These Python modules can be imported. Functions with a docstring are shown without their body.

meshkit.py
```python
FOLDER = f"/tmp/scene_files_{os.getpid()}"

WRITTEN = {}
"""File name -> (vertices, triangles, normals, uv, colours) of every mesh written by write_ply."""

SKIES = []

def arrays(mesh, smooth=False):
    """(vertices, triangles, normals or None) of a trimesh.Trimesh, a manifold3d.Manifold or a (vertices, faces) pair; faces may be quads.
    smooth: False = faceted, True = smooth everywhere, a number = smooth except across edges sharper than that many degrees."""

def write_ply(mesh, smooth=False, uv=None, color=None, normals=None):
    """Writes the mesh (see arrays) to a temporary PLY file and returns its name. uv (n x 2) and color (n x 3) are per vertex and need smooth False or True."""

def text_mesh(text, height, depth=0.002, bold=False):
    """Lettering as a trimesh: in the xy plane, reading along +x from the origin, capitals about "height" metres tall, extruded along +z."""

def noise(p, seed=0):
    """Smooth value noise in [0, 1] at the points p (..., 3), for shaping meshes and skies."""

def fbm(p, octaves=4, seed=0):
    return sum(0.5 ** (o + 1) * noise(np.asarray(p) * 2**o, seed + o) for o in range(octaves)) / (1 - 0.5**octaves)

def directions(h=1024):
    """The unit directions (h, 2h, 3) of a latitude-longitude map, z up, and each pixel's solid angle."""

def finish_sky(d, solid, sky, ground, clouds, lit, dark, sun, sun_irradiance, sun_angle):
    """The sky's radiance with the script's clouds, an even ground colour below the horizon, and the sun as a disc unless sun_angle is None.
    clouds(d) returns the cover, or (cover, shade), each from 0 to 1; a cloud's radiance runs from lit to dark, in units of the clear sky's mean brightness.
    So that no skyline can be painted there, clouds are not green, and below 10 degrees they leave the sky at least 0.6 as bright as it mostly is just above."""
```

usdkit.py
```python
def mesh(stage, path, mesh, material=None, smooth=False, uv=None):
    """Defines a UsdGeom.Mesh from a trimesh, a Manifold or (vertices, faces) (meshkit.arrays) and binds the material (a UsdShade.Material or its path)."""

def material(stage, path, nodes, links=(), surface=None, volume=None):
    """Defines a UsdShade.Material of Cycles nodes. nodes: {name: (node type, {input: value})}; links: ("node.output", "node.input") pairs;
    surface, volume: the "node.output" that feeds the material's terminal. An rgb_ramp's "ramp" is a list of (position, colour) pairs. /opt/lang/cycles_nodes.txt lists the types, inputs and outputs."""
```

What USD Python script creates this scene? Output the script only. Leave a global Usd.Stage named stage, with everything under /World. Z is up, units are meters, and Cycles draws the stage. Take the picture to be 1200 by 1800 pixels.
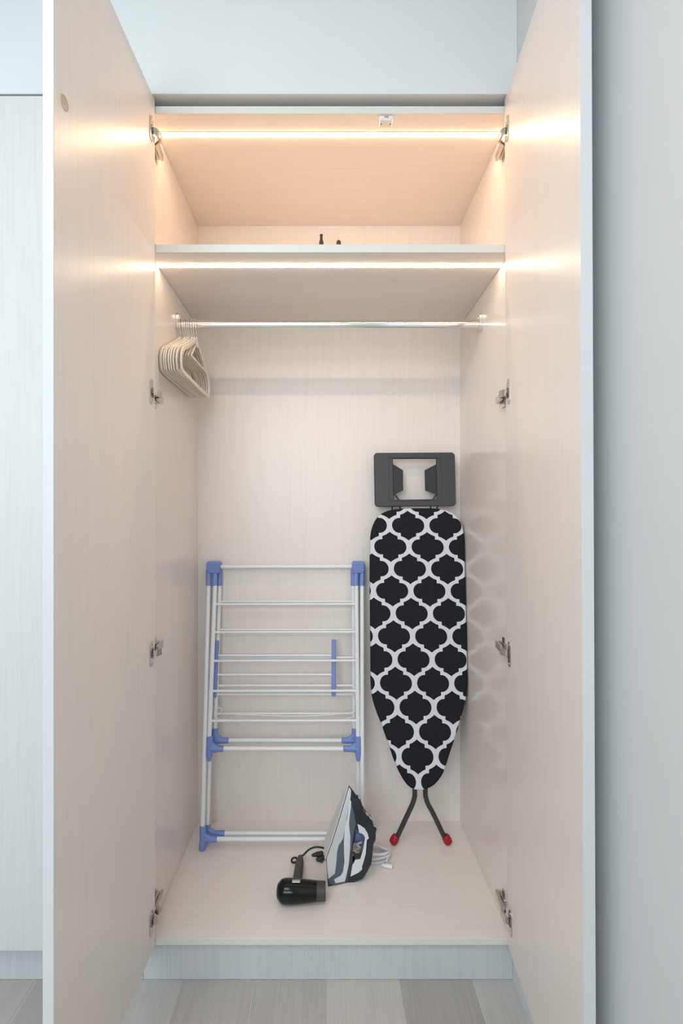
import math, random
import numpy as np
import trimesh
import shapely
from shapely.geometry import Polygon, LineString, Point
from scipy.spatial import Delaunay
import usdkit, meshkit
from pxr import Usd, UsdGeom, UsdLux, UsdShade, Gf, Sdf, Vt

random.seed(7)
np.random.seed(7)
stage = Usd.Stage.CreateInMemory()
UsdGeom.SetStageUpAxis(stage, UsdGeom.Tokens.z)
UsdGeom.SetStageMetersPerUnit(stage, 1.0)
UsdGeom.Xform.Define(stage, '/World')
UsdGeom.Scope.Define(stage, '/World/Looks')

# ------------------------------------------------------------------ camera, light, exposure
D0, CAM_H, FPX, VPX, VPY = 1.452, 1.3256, 900.0, 575.0, 908.0
EXPOSURE = -0.2
WINDOW, LAMP = 6.4, 6.6
STRIP_TOP, STRIP_LOW = 50.0, 37.0
cam = UsdGeom.Camera.Define(stage, '/World/camera')
cam.CreateHorizontalApertureAttr(24.0)
cam.CreateVerticalApertureAttr(36.0)
cam.CreateFocalLengthAttr(24.0 * FPX / 1200.0)
cam.CreateHorizontalApertureOffsetAttr((600 - VPX) / 1200 * 24.0)
cam.CreateVerticalApertureOffsetAttr((VPY - 900) / 1200 * 24.0)
cam.CreateClippingRangeAttr(Gf.Vec2f(0.02, 100.0))
cam.CreateExposureAttr(EXPOSURE)
cx = UsdGeom.Xformable(cam)
cx.AddTranslateOp().Set(Gf.Vec3d(0, -D0, CAM_H))
cx.AddRotateXYZOp().Set(Gf.Vec3f(90, 0, 0))

# daylight through the window of the rear wall, and the flat ceiling lamp of the room (both behind the camera)
def rect_light(name, w, h, loc, rot, strength, color):
    l = UsdLux.RectLight.Define(stage, '/World/' + name)
    l.CreateWidthAttr(w)
    l.CreateHeightAttr(h)
    l.CreateIntensityAttr(strength)
    l.CreateColorAttr(Gf.Vec3f(*color))
    x = UsdGeom.Xformable(l)
    x.AddTranslateOp().Set(Gf.Vec3d(*loc))
    x.AddRotateXYZOp().Set(Gf.Vec3f(*rot))


rect_light('window_light', 2.0, 1.3, (-0.95, -3.28, 1.95), (90, 0, 0), WINDOW, (0.82, 0.93, 1.0))
rect_light('ceiling_lamp_light', 1.1, 1.1, (-0.75, -1.75, 2.925), (0, 0, 0), LAMP, (1.0, 0.995, 0.97))


def P(px, py, y):
    """The point at depth y that the photograph shows at that pixel."""
    d = D0 + y
    return np.array([(px - VPX) / FPX * d, y, CAM_H - (py - VPY) / FPX * d])


def ray_plane(px, py, p0, n):
    o = np.array([0, -D0, CAM_H])
    r = np.array([(px - VPX) / FPX, 1.0, -(py - VPY) / FPX])
    return o + r * (np.dot(np.asarray(p0) - o, n) / np.dot(r, n))


# ------------------------------------------------------------------ naming, tagging
used, origin = {}, {}


def numbered(path):
    k = used.get(path, -1) + 1
    used[path] = k
    return path if k == 0 else f'{path}_{k:03d}'


def path_of(parent, name):
    return numbered((str(parent.GetPath()) if parent else '/World') + '/' + name)


def tag(o, label=None, cat=None, group=None, kind=None):
    o = o.GetPrim() if hasattr(o, 'GetPrim') else o
    for k, v in (('label', label), ('category', cat), ('group', group), ('kind', kind)):
        if v:
            o.SetCustomDataByKey(k, v)
    return o


def thing(name, label=None, cat=None, loc=(0, 0, 0), rot=None, group=None, kind=None):
    x = UsdGeom.Xform.Define(stage, path_of(None, name))
    x.AddTranslateOp().Set(Gf.Vec3d(*map(float, loc)))
    if rot is not None:
        x.AddRotateXYZOp().Set(Gf.Vec3f(*rot))
    origin[str(x.GetPath())] = np.asarray(loc, float)
    return tag(x.GetPrim(), label, cat, group, kind)


def holder(name, parent, label=None):
    x = UsdGeom.Xform.Define(stage, path_of(parent, name))
    return tag(x.GetPrim(), label)


def obj(name, mesh, mat, parent=None, smooth=35, label=None, local=False, primvar=None):
    """mesh in world coordinates unless local=True"""
    v, f, n = meshkit.arrays(mesh, False)
    path = path_of(parent, name)
    if parent is not None and not local:
        top = '/'.join(str(parent.GetPath()).split('/')[:3])
        v = v - origin.get(top, np.zeros(3))
    m = usdkit.mesh(stage, path, (v, f), L[mat], smooth=True if primvar is not None else smooth)
    if primvar is not None:
        UsdGeom.PrimvarsAPI(m).CreatePrimvar(primvar[0], Sdf.ValueTypeNames.FloatArray, 'vertex').Set(Vt.FloatArray.FromNumpy(np.asarray(primvar[1], np.float32)))
    return tag(m.GetPrim(), label)


# ------------------------------------------------------------------ materials
L = {}


def simple(name, color, rough=0.5, metal=0.0, spec=0.5, coat=0.0, noise=0.0, scale=60, bump=0.0, emit=None):
    nodes = {'p': ('principled_bsdf', {'base_color': color, 'roughness': rough, 'metallic': metal, 'specular_ior_level': spec, 'coat_weight': coat})}
    links = []
    if noise or bump:
        nodes['g'] = ('texture_coordinate', {})
        nodes['n'] = ('noise_texture', {'scale': scale, 'detail': 4.0})
        links.append(('g.object', 'n.vector'))
    if noise:
        c = np.array(color)
        nodes['r'] = ('rgb_ramp', {'ramp': [(0.3, tuple(c * (1 - noise))), (0.7, tuple(np.minimum(c * (1 + noise), 1)))]})
        links += [('n.fac', 'r.fac'), ('r.color', 'p.base_color')]
    if bump:
        nodes['b'] = ('bump', {'strength': bump, 'distance': 0.002})
        links += [('n.fac', 'b.height'), ('b.normal', 'p.normal')]
    if emit:
        nodes['p'][1]['emission_color'] = emit[0]
        nodes['p'][1]['emission_strength'] = emit[1]
    L[name] = usdkit.material(stage, f'/World/Looks/{name}', nodes, links, surface='p.BSDF')


def wood(name, light, dark, axis, rough=0.3, spec=0.5, fine=0.5, big=0.5, bump=0.06, shift=0.0):
    """Wood-grain laminate, the grain running along the given axis."""
    def sc(a, b):
        return {'x': (b, a, a), 'y': (a, b, a), 'z': (a, a, b)}[axis]
    light, dark = np.array(light), np.array(dark)
    mid = (light + dark) / 2
    nodes = {
        'g': ('geometry', {}),
        'm1': ('mapping', {'scale': sc(190, 4.0), 'location': (shift, shift, shift)}),
        'm2': ('mapping', {'scale': sc(16, 1.1), 'location': (shift, 3 + shift, shift)}),
        'm3': ('mapping', {'scale': sc(430, 22.0)}),
        'n1': ('noise_texture', {'scale': 1.0, 'detail': 3.0, 'roughness': 0.55}),
        'n2': ('noise_texture', {'scale': 1.0, 'detail': 4.0, 'roughness': 0.6, 'distortion': 1.4}),
        'n3': ('noise_texture', {'scale': 1.0, 'detail': 2.0}),
        'w': ('math', {'math_type': 'multiply', 'value2': 9.0}),
        'fr': ('math', {'math_type': 'pingpong', 'value2': 1.0}),
        'r1': ('rgb_ramp', {'ramp': [(0.30, tuple(dark)), (0.55, tuple(light)), (1.0, tuple(light))]}),
        'r2': ('rgb_ramp', {'ramp': [(0.0, tuple(mid)), (0.35, tuple(light)), (1.0, tuple(light))]}),
        'mx': ('mix', {'mix_type': 'mix', 'fac': 0.5}),
        'b': ('bump', {'strength': bump, 'distance': 0.0006}),
        'p': ('principled_bsdf', {'roughness': rough, 'specular_ior_level': spec}),
    }
    links = [('g.position', 'm1.vector'), ('g.position', 'm2.vector'), ('g.position', 'm3.vector'),
             ('m1.vector', 'n1.vector'), ('m2.vector', 'n2.vector'), ('m3.vector', 'n3.vector'),
             ('n2.fac', 'w.value1'), ('w.value', 'fr.value1'), ('n1.fac', 'r1.fac'), ('fr.value', 'r2.fac'),
             ('r1.color', 'mx.color1'), ('r2.color', 'mx.color2'), ('mx.color', 'p.base_color'),
             ('n3.fac', 'b.height'), ('b.normal', 'p.normal')]
    L[name] = usdkit.material(stage, f'/World/Looks/{name}', nodes, links, surface='p.BSDF')


maple_l, maple_d = (0.885, 0.812, 0.762), (0.822, 0.745, 0.692)
wood('maple_upright', maple_l, maple_d, 'z', rough=0.30)
wood('maple_side', maple_l, maple_d, 'z', rough=0.2, spec=0.6, shift=1.4)
wood('maple_level', maple_l, maple_d, 'x', rough=0.27, shift=2.3)
wood('pale_exterior', (0.71, 0.72, 0.715), (0.63, 0.645, 0.65), 'z', rough=0.38, shift=5.1)
wood('pale_plinth', (0.60, 0.625, 0.635), (0.51, 0.54, 0.56), 'z', rough=0.38, shift=8.1)
simple('edge_band', (0.63, 0.64, 0.645), rough=0.35)
simple('edge_warm', (0.74, 0.73, 0.68), rough=0.4)
simple('white_wall', (0.74, 0.76, 0.76), rough=0.75, spec=0.2, noise=0.01, scale=4)
simple('grey_wall', (0.67, 0.685, 0.70), rough=0.7, spec=0.25, noise=0.012, scale=3)
simple('ceiling_white', (0.86, 0.86, 0.86), rough=0.8, spec=0.2)
simple('grout', (0.66, 0.66, 0.64), rough=0.8)
for k, (a, b) in enumerate([((0.53, 0.515, 0.50), (0.43, 0.415, 0.40)), ((0.48, 0.455, 0.43), (0.38, 0.36, 0.34)), ((0.56, 0.535, 0.505), (0.46, 0.44, 0.415)), ((0.42, 0.395, 0.375), (0.32, 0.30, 0.285))]):
    wood(f'wood_tile_{k}', a, b, 'y', rough=0.42, shift=k * 3.7)
simple('chrome', (0.90, 0.88, 0.86), rough=0.12, metal=1.0)
simple('nickel', (0.62, 0.59, 0.54), rough=0.22, metal=1.0)
simple('dark_steel', (0.16, 0.15, 0.14), rough=0.4, metal=0.8)
simple('cap_tan', (0.60, 0.47, 0.36), rough=0.45)
simple('white_plastic', (0.82, 0.82, 0.81), rough=0.4)
simple('screw_dark', (0.10, 0.08, 0.07), rough=0.5)
simple('hanger_cream', (0.87, 0.78, 0.68), rough=0.85, spec=0.15, noise=0.05, scale=300, bump=0.15)
simple('white_tube', (0.84, 0.86, 0.88), rough=0.3)
simple('blue_plastic', (0.19, 0.28, 0.62), rough=0.38)
simple('white_wire', (0.80, 0.80, 0.80), rough=0.35)
simple('charcoal_plastic', (0.045, 0.046, 0.052), rough=0.42, noise=0.04, scale=400)
simple('black_plastic', (0.018, 0.018, 0.020), rough=0.45)
simple('black_tube', (0.035, 0.035, 0.037), rough=0.38)
simple('red_rubber', (0.36, 0.004, 0.012), rough=0.45)
simple('gloss_black', (0.004, 0.004, 0.005), rough=0.09, spec=0.32)
simple('matte_black', (0.028, 0.027, 0.028), rough=0.55)
simple('handle_black', (0.055, 0.052, 0.056), rough=0.5)
simple('badge_grey', (0.55, 0.54, 0.52), rough=0.3, metal=0.4)
simple('iron_silver', (0.70, 0.74, 0.77), rough=0.3, metal=0.35, noise=0.03, scale=25)
simple('sole_steel', (0.74, 0.74, 0.75), rough=0.45, metal=0.45)
simple('iron_slate', (0.085, 0.125, 0.165), rough=0.3)
simple('iron_navy', (0.016, 0.020, 0.030), rough=0.33)
simple('iron_white', (0.74, 0.76, 0.80), rough=0.3)
simple('iron_print', (0.33, 0.35, 0.42), rough=0.4)
simple('clear_button', (0.55, 0.58, 0.60), rough=0.08, metal=0.6)
simple('white_cord', (0.82, 0.82, 0.84), rough=0.45)
simple('peg_dark', (0.03, 0.022, 0.018), rough=0.4)
simple('peg_tip', (0.85, 0.75, 0.66), rough=0.25, metal=0.3)
simple('strip_top', (0.9, 0.85, 0.8), rough=0.5, emit=((1.0, 0.67, 0.39), STRIP_TOP))
simple('strip_low', (0.9, 0.85, 0.8), rough=0.5, emit=((1.0, 0.75, 0.51), STRIP_LOW))
# printed cotton cover: the mesh carries the distance to the edge of the printed trellis
L['trellis_cover'] = usdkit.material(stage, '/World/Looks/trellis_cover', {
    'a': ('attribute', {'attribute': 'trellis'}),
    'e': ('map_range', {'range_type': 'smoothstep', 'from_min': -0.0006, 'from_max': 0.0006, 'to_min': 0.0, 'to_max': 1.0}),
    'mx': ('mix', {'color1': (0.014, 0.015, 0.019), 'color2': (0.72, 0.72, 0.78)}),
    'tc': ('texture_coordinate', {}),
    'n': ('noise_texture', {'scale': 900.0, 'detail': 2.0}),
    'b': ('bump', {'strength': 0.12, 'distance': 0.0008}),
    'p': ('principled_bsdf', {'roughness': 0.8, 'specular_ior_level': 0.2})},
    [('a.fac', 'e.value'), ('e.result', 'mx.fac'), ('mx.color', 'p.base_color'), ('tc.object', 'n.vector'), ('n.fac', 'b.height'), ('b.normal', 'p.normal')], surface='p.BSDF')


# ------------------------------------------------------------------ mesh helpers
def cbox(x0, x1, y0, y1, z0, z1, c=0.0008):
    """box with chamfered edges"""
    c = min(c, (x1 - x0) / 2.2, (y1 - y0) / 2.2, (z1 - z0) / 2.2)
    pts = []
    for sx, X in ((1, x0), (-1, x1)):
        for sy, Y in ((1, y0), (-1, y1)):
            for sz, Z in ((1, z0), (-1, z1)):
                pts += [(X + sx * c, Y + sy * c, Z), (X + sx * c, Y, Z + sz * c), (X, Y + sy * c, Z + sz * c)]
    return trimesh.convex.convex_hull(np.array(pts))


def join(*ms):
    return trimesh.util.concatenate([m for m in ms])


def curve(pts, n=8, closed=False):
    """Catmull-Rom through the points"""
    p = np.asarray(pts, float)
    if closed:
        q = np.vstack([p[-1], p, p[0], p[1]])
    else:
        q = np.vstack([2 * p[0] - p[1], p, 2 * p[-1] - p[-2]])
    out = []
    for i in range(len(q) - 3):
        a, b, c, d = q[i:i + 4]
        for t in np.linspace(0, 1, n, endpoint=False):
            out.append(0.5 * (2 * b + (c - a) * t + (2 * a - 5 * b + 4 * c - d) * t * t + (3 * b - a - 3 * c + d) * t ** 3))
    if not closed:
        out.append(p[-1])
    return np.array(out)


def tube(path, r, seg=12, closed=False, round_ends=True):
    p = np.asarray(path, float)
    r = np.broadcast_to(np.asarray(r, float), len(p)).copy()
    if closed:
        t = np.roll(p, -1, 0) - np.roll(p, 1, 0)
    else:
        t = np.gradient(p, axis=0)
    t /= np.linalg.norm(t, axis=1, keepdims=True)
    if round_ends and not closed:
        e0, e1, q, rr, tt = [], [], [], [], []
        for a in (80, 55, 28):
            s, c = math.sin(math.radians(a)), math.cos(math.radians(a))
            e0.append((p[0] - t[0] * r[0] * s * 0.6, r[0] * c, t[0]))
            e1.insert(0, (p[-1] + t[-1] * r[-1] * s * 0.6, r[-1] * c, t[-1]))
        p = np.vstack([[e[0] for e in e0], p, [e[0] for e in e1]])
        r = np.concatenate([[e[1] for e in e0], r, [e[1] for e in e1]])
        t = np.vstack([[e[2] for e in e0], t, [e[2] for e in e1]])
    u = np.cross(t[0], [0.3, 0.2, 0.93])
    if np.linalg.norm(u) < 0.1:
        u = np.cross(t[0], [1, 0, 0])
    u /= np.linalg.norm(u)
    ang = np.linspace(0, 2 * np.pi, seg, endpoint=False)
    V = []
    for i in range(len(p)):
        u = u - t[i] * np.dot(u, t[i])
        u /= np.linalg.norm(u)
        w = np.cross(t[i], u)
        V.append(p[i] + r[i] * (np.cos(ang)[:, None] * u + np.sin(ang)[:, None] * w))
    V = np.vstack(V)
    F, n = [], len(p)
    for i in range(n if closed else n - 1):
        a, b = i * seg, ((i + 1) % n) * seg
        for k in range(seg):
            k2 = (k + 1) % seg
            F += [(a + k, a + k2, b + k2), (a + k, b + k2, b + k)]
    if not closed:
        V = np.vstack([V, p[0], p[-1]])
        for k in range(seg):
            k2 = (k + 1) % seg
            F += [(len(V) - 2, k2, k), (len(V) - 1, (n - 1) * seg + k, (n - 1) * seg + k2)]
    m = trimesh.Trimesh(V, np.array(F), process=False)
    if m.volume < 0:
        m.invert()
    return m


def lathe(profile, p0, axis, seg=40):
    """profile: (distance along axis, radius)"""
    axis = np.asarray(axis, float) / np.linalg.norm(axis)
    u = np.cross(axis, [0, 0, 1.0]) if abs(axis[2]) < 0.9 else np.cross(axis, [1.0, 0, 0])
    u /= np.linalg.norm(u)
    w = np.cross(axis, u)
    ang = np.linspace(0, 2 * np.pi, seg, endpoint=False)
    V = np.vstack([np.asarray(p0) + axis * s + max(r, 1e-5) * (np.cos(ang)[:, None] * u + np.sin(ang)[:, None] * w) for s, r in profile])
    F = []
    n = len(profile)
    for i in range(n - 1):
        for k in range(seg):
            k2 = (k + 1) % seg
            F += [(i * seg + k, i * seg + k2, (i + 1) * seg + k2), (i * seg + k, (i + 1) * seg + k2, (i + 1) * seg + k)]
    V = np.vstack([V, np.asarray(p0) + axis * profile[0][0], np.asarray(p0) + axis * profile[-1][0]])
    for k in range(seg):
        k2 = (k + 1) % seg
        F += [(len(V) - 2, k2, k), (len(V) - 1, (n - 1) * seg + k, (n - 1) * seg + k2)]
    m = trimesh.Trimesh(V, np.array(F), process=False)
    if m.volume < 0:
        m.invert()
    return m


def pillow(poly, top, bottom, step=0.004, edge=0.003):
    """Solid over a 2-D polygon between the height functions bottom(xy, d) and top(xy, d); d = distance to the polygon's rim. Local coordinates."""
    rings = [poly.exterior] + list(poly.interiors)
    pts = []
    for r in rings:
        n = max(8, int(r.length / edge))
        c = np.array(r.coords)[:-1]
        s = [r.interpolate(k / n, normalized=True).coords[0] for k in range(n)]
        pts.append(np.array(s))
    x0, y0, x1, y1 = poly.bounds
    gx, gy = np.meshgrid(np.arange(x0, x1, step), np.arange(y0, y1, step * 0.92))
    gx[1::2] += step / 2
    g = np.c_[gx.ravel(), gy.ravel()]
    inner = poly.buffer(-edge * 0.7)
    g = g[shapely.contains_xy(inner, g[:, 0], g[:, 1])]
    xy = np.vstack(pts + [g])
    tri = Delaunay(xy).simplices
    c = xy[tri].mean(1)
    tri = tri[shapely.contains_xy(poly, c[:, 0], c[:, 1])]
    a, b, cc = xy[tri[:, 0]], xy[tri[:, 1]], xy[tri[:, 2]]
    cr = (b[:, 0] - a[:, 0]) * (cc[:, 1] - a[:, 1]) - (b[:, 1] - a[:, 1]) * (cc[:, 0] - a[:, 0])
    tri[cr < 0] = tri[cr < 0][:, ::-1]
    tri = tri[np.abs(cr) > 1e-12]
    d = shapely.distance(shapely.points(xy), shapely.union_all([LineString(r) for r in rings]))
    n = len(xy)
    V = np.vstack([np.c_[xy, top(xy, d)], np.c_[xy, bottom(xy, d)]])
    e = np.vstack([tri[:, [0, 1]], tri[:, [1, 2]], tri[:, [2, 0]]])
    key = {}
    for i, j in e:
        key[(i, j)] = True
    rim = [(i, j) for (i, j) in key if (j, i) not in key]
    W = [t for i, j in rim for t in ((i, i + n, j + n), (i, j + n, j))]
    F = np.vstack([tri, tri[:, ::-1] + n, np.array(W)])
    return trimesh.Trimesh(V, F, process=False), xy, d, n


def rounded(points, r):
    return Polygon(points).buffer(-r).buffer(r, quad_segs=6)


def bevel_plate(poly, h, b=0.001):
    """plate of thickness h with chamfered rims, z from 0 to h (local)"""
    poly = shapely.geometry.polygon.orient(poly.simplify(1e-5))
    inner = poly.buffer(-b, join_style=2)
    ms = []
    for rings in [[np.array(r.coords)[:-1] for r in [poly.exterior, *poly.interiors]]]:
        V, F = [], []
        for c in rings:
            n = len(c)
            e = np.roll(c, -1, 0) - c
            e /= np.maximum(np.linalg.norm(e, axis=1, keepdims=True), 1e-12)
            nrm = np.c_[-e[:, 1], e[:, 0]]
            m = nrm + np.roll(nrm, 1, 0)
            m /= np.maximum((m * nrm).sum(1, keepdims=True), 0.25)
            ins = c + m * b
            base = sum(len(v) for v in V)
            V += [np.c_[ins, np.zeros(n)], np.c_[c, np.full(n, b)], np.c_[c, np.full(n, h - b)], np.c_[ins, np.full(n, h)]]
            for l in range(3):
                for k in range(n):
                    k2 = (k + 1) % n
                    F += [(base + l * n + k, base + l * n + k2, base + (l + 1) * n + k2), (base + l * n + k, base + (l + 1) * n + k2, base + (l + 1) * n + k)]
            rings_in = ins
            ms.append(ins)
        capp = Polygon(ms[0], ms[1:])
        cv, cf = trimesh.creation.triangulate_polygon(capp, engine='earcut')
        sides = trimesh.Trimesh(np.vstack(V), np.array(F), process=False)
        if sides.face_normals[0].sum() is None:
            pass
        a = cv[cf]
        s = (a[:, 1, 0] - a[:, 0, 0]) * (a[:, 2, 1] - a[:, 0, 1]) - (a[:, 1, 1] - a[:, 0, 1]) * (a[:, 2, 0] - a[:, 0, 0])
        cf = np.where((s < 0)[:, None], cf[:, ::-1], cf)
        topm = trimesh.Trimesh(np.c_[cv, np.full(len(cv), h)], cf, process=False)
        bot = trimesh.Trimesh(np.c_[cv, np.zeros(len(cv))], cf[:, ::-1], process=False)
    return join(sides, topm, bot)


def place(m, o, ex, ey, ez):
    """local coordinates to world"""
    m = m.copy()
    M = np.eye(4)
    M[:3, 0], M[:3, 1], M[:3, 2], M[:3, 3] = ex, ey, ez, o
    m.apply_transform(M)
    return m


EX, EY, EZ = np.eye(3)

# ------------------------------------------------------------------ the setting
XL, XR = -0.508, 0.521            # inner faces of the open wardrobe's sides
YB = 0.560                        # front of its back panel
ZF, ZT = 0.1285, 2.468            # floor and ceiling of the compartment
WALL_X = 0.531
LEFT_X = -2.2

fl = thing('floor', loc=(0, 0, 0), kind='structure')
obj('grout', cbox(-2.55, WALL_X + 0.1, -3.4, 0.75, -0.08, -0.0012, 0.001), 'grout', fl, smooth=False)
pitch = 0.2077
tone = {0: 2, 1: 3, -1: 1, -2: 1, -3: 0, -4: 3, -5: 1, 2: 0}
for i in range(-12, 3):
    x0, x1 = i * pitch, (i + 1) * pitch
    x1 = min(x1, WALL_X + 0.004)
    off = 0.05 + 0.37 * ((i * 2) % 3)
    cuts = [0.7] + [y for y in np.arange(-0.35 - off, -3.4, -1.2)] + [-3.4]
    gap = 0.0009 if i not in (1,) else 0.0003
    for a, b in zip(cuts[:-1], cuts[1:]):
        if a - b < 0.03:
            continue
        g0 = 0.0002 if i == 1 else 0.0011
        g1 = 0.0002 if i == 0 else 0.0011
        obj('tile', cbox(x0 + g0, x1 - g1, b + 0.001, a - 0.001, -0.010, 0.0, 0.0006), f'wood_tile_{tone.get(i, (i * 7) % 4)}', fl, smooth=False)

tag(obj('wall_right', cbox(WALL_X, WALL_X + 0.12, -3.4, 0.75, -0.02, 2.95, 0.001), 'grey_wall', smooth=False), kind='structure')
BULK = 2.508
tag(obj('wall_back', join(cbox(LEFT_X - 0.2, WALL_X, -0.020, 0.72, BULK, 2.95, 0.001), cbox(LEFT_X - 0.2, WALL_X + 0.1, 0.62, 0.75, -0.02, 2.95, 0.001)), 'white_wall', smooth=False), kind='structure')
tag(obj('ceiling', cbox(LEFT_X - 0.2, WALL_X + 0.12, -3.4, 0.75, 2.95, 3.05, 0.001), 'ceiling_white', smooth=False), kind='structure')

tag(obj('wall_left', cbox(LEFT_X - 0.32, LEFT_X - 0.2, -3.4, 0.75, -0.02, 2.95, 0.001), 'white_wall', smooth=False), kind='structure')
tag(obj('wall_rear', cbox(LEFT_X - 0.32, WALL_X + 0.12, -3.52, -3.4, -0.02, 2.95, 0.001), 'white_wall', smooth=False), kind='structure')

# ------------------------------------------------------------------ the open wardrobe
w = thing('wardrobe', 'tall open two-door wardrobe lined with pale maple-grain boards and lit by two warm light strips', 'wardrobe', (0, 0, 0))
obj('side_panel', cbox(XL - 0.018, XL, 0.0, YB + 0.01, 0.10, 2.489), 'maple_side', w, smooth=False)
obj('side_panel', cbox(XR, XR + 0.0095, 0.0, YB + 0.01, 0.10, 2.489), 'maple_side', w, smooth=False)
obj('back_panel', cbox(XL - 0.01, XR + 0.006, YB, YB + 0.012, 0.10, 2.489), 'maple_upright', w, smooth=False)
tp = obj('top_panel', cbox(XL, XR, 0.001, YB, ZT, 2.489), 'maple_level', w, smooth=False)
obj('edge_band', cbox(XL, XR, -0.0004, 0.0012, ZT, 2.489, 0.0003), 'edge_warm', tp, smooth=False, label='pale front edging of the top board')
bp = obj('base_panel', cbox(XL, XR, 0.001, YB, 0.1107, ZF), 'maple_level', w, smooth=False)
obj('edge_band', cbox(XL, XR + 0.001, -0.0004, 0.0012, 0.1107, ZF, 0.0003), 'edge_warm', bp, smooth=False, label='pale front edging of the bottom board')
obj('plinth', cbox(XL - 0.018, WALL_X - 0.0005, 0.0136, 0.030, 0.0005, 0.1102), 'pale_plinth', w, smooth=False, label='grey wood-grain plinth board')
ZS0, ZS1 = 2.0745, 2.0970
sh = obj('shelf', cbox(XL + 0.0005, XR - 0.0005, 0.001, YB - 0.0005, ZS0, ZS1), 'maple_level', w, smooth=False)
obj('edge_band', cbox(XL + 0.0005, XR - 0.0005, -0.0006, 0.0012, ZS0, ZS1, 0.0003), 'edge_warm', sh, smooth=False, label='pale front edging of the shelf')


def strip(z, y, mat, wid, x0, x1, label):
    s = holder('light_strip', w, label)
    # aluminium channel and a rounded glowing cover
    obj('channel', cbox(x0, x1, y - wid / 2 - 0.0015, y + wid / 2 + 0.0015, z - 0.0012, z + 0.004, 0.0004), 'edge_band', s, smooth=False)
    a = np.linspace(0, np.pi, 9)
    prof = np.c_[np.cos(a) * wid / 2, -np.sin(a) * 0.0032 - 0.0012]
    sec = Polygon(prof)
    m = trimesh.creation.extrude_polygon(sec, x1 - x0 - 0.002, engine='earcut')
    obj('cover', place(m, (x0 + 0.001, y, z), EY, EZ, EX), mat, s, smooth=40)


strip(ZT, 0.078, 'strip_top', 0.0165, XL + 0.002, XR - 0.002, 'warm glowing light strip under the top board')
strip(ZS0, 0.076, 'strip_low', 0.0115, XL + 0.002, XR - 0.002, 'warm glowing light strip under the shelf')

# doors, standing open towards the camera
TL, TR = math.radians(91.5), math.radians(85.6)
DW, DT, ZD0, ZD1 = 0.512, 0.0205, 0.1107, 2.503


def door_frame(side):
    """origin at the inner face's hinge edge; a = along the door towards the camera, n = out of the inner face, k = up (right door hangs a little out of plumb)"""
    if side < 0:
        a = np.array([-math.sin(math.radians(1.5)), -math.cos(math.radians(1.5)), 0])
        n = np.array([-a[1], a[0], 0])
        n = n if n[0] > 0 else -n
        return np.array([-0.4868, -0.004, 0.0]), a, n, EZ
    a = np.array([-math.sin(math.radians(4.4)), -math.cos(math.radians(4.4)), 0])
    n = np.array([a[1], -a[0], 0])
    n = n if n[0] < 0 else -n
    k = np.array([-0.0042, 0, 1.0])
    return np.array([0.5015 + 0.0042 * 2.35, -0.004, 0.0]), a, n, k


DF = {s: door_frame(s) for s in (-1, 1)}


def on_door(side, s, d, z):
    o, a, n, k = DF[side]
    return o + a * s + n * d + k * z


def door_box(side, s0, s1, d0, d1, z0, z1, c=0.0008):
    m = cbox(s0, s1, d0, d1, z0, z1, c)
    o, a, n, k = DF[side]
    m = place(m, o, a, n, k)
    if m.volume < 0:
        m.invert()
    return m


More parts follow.
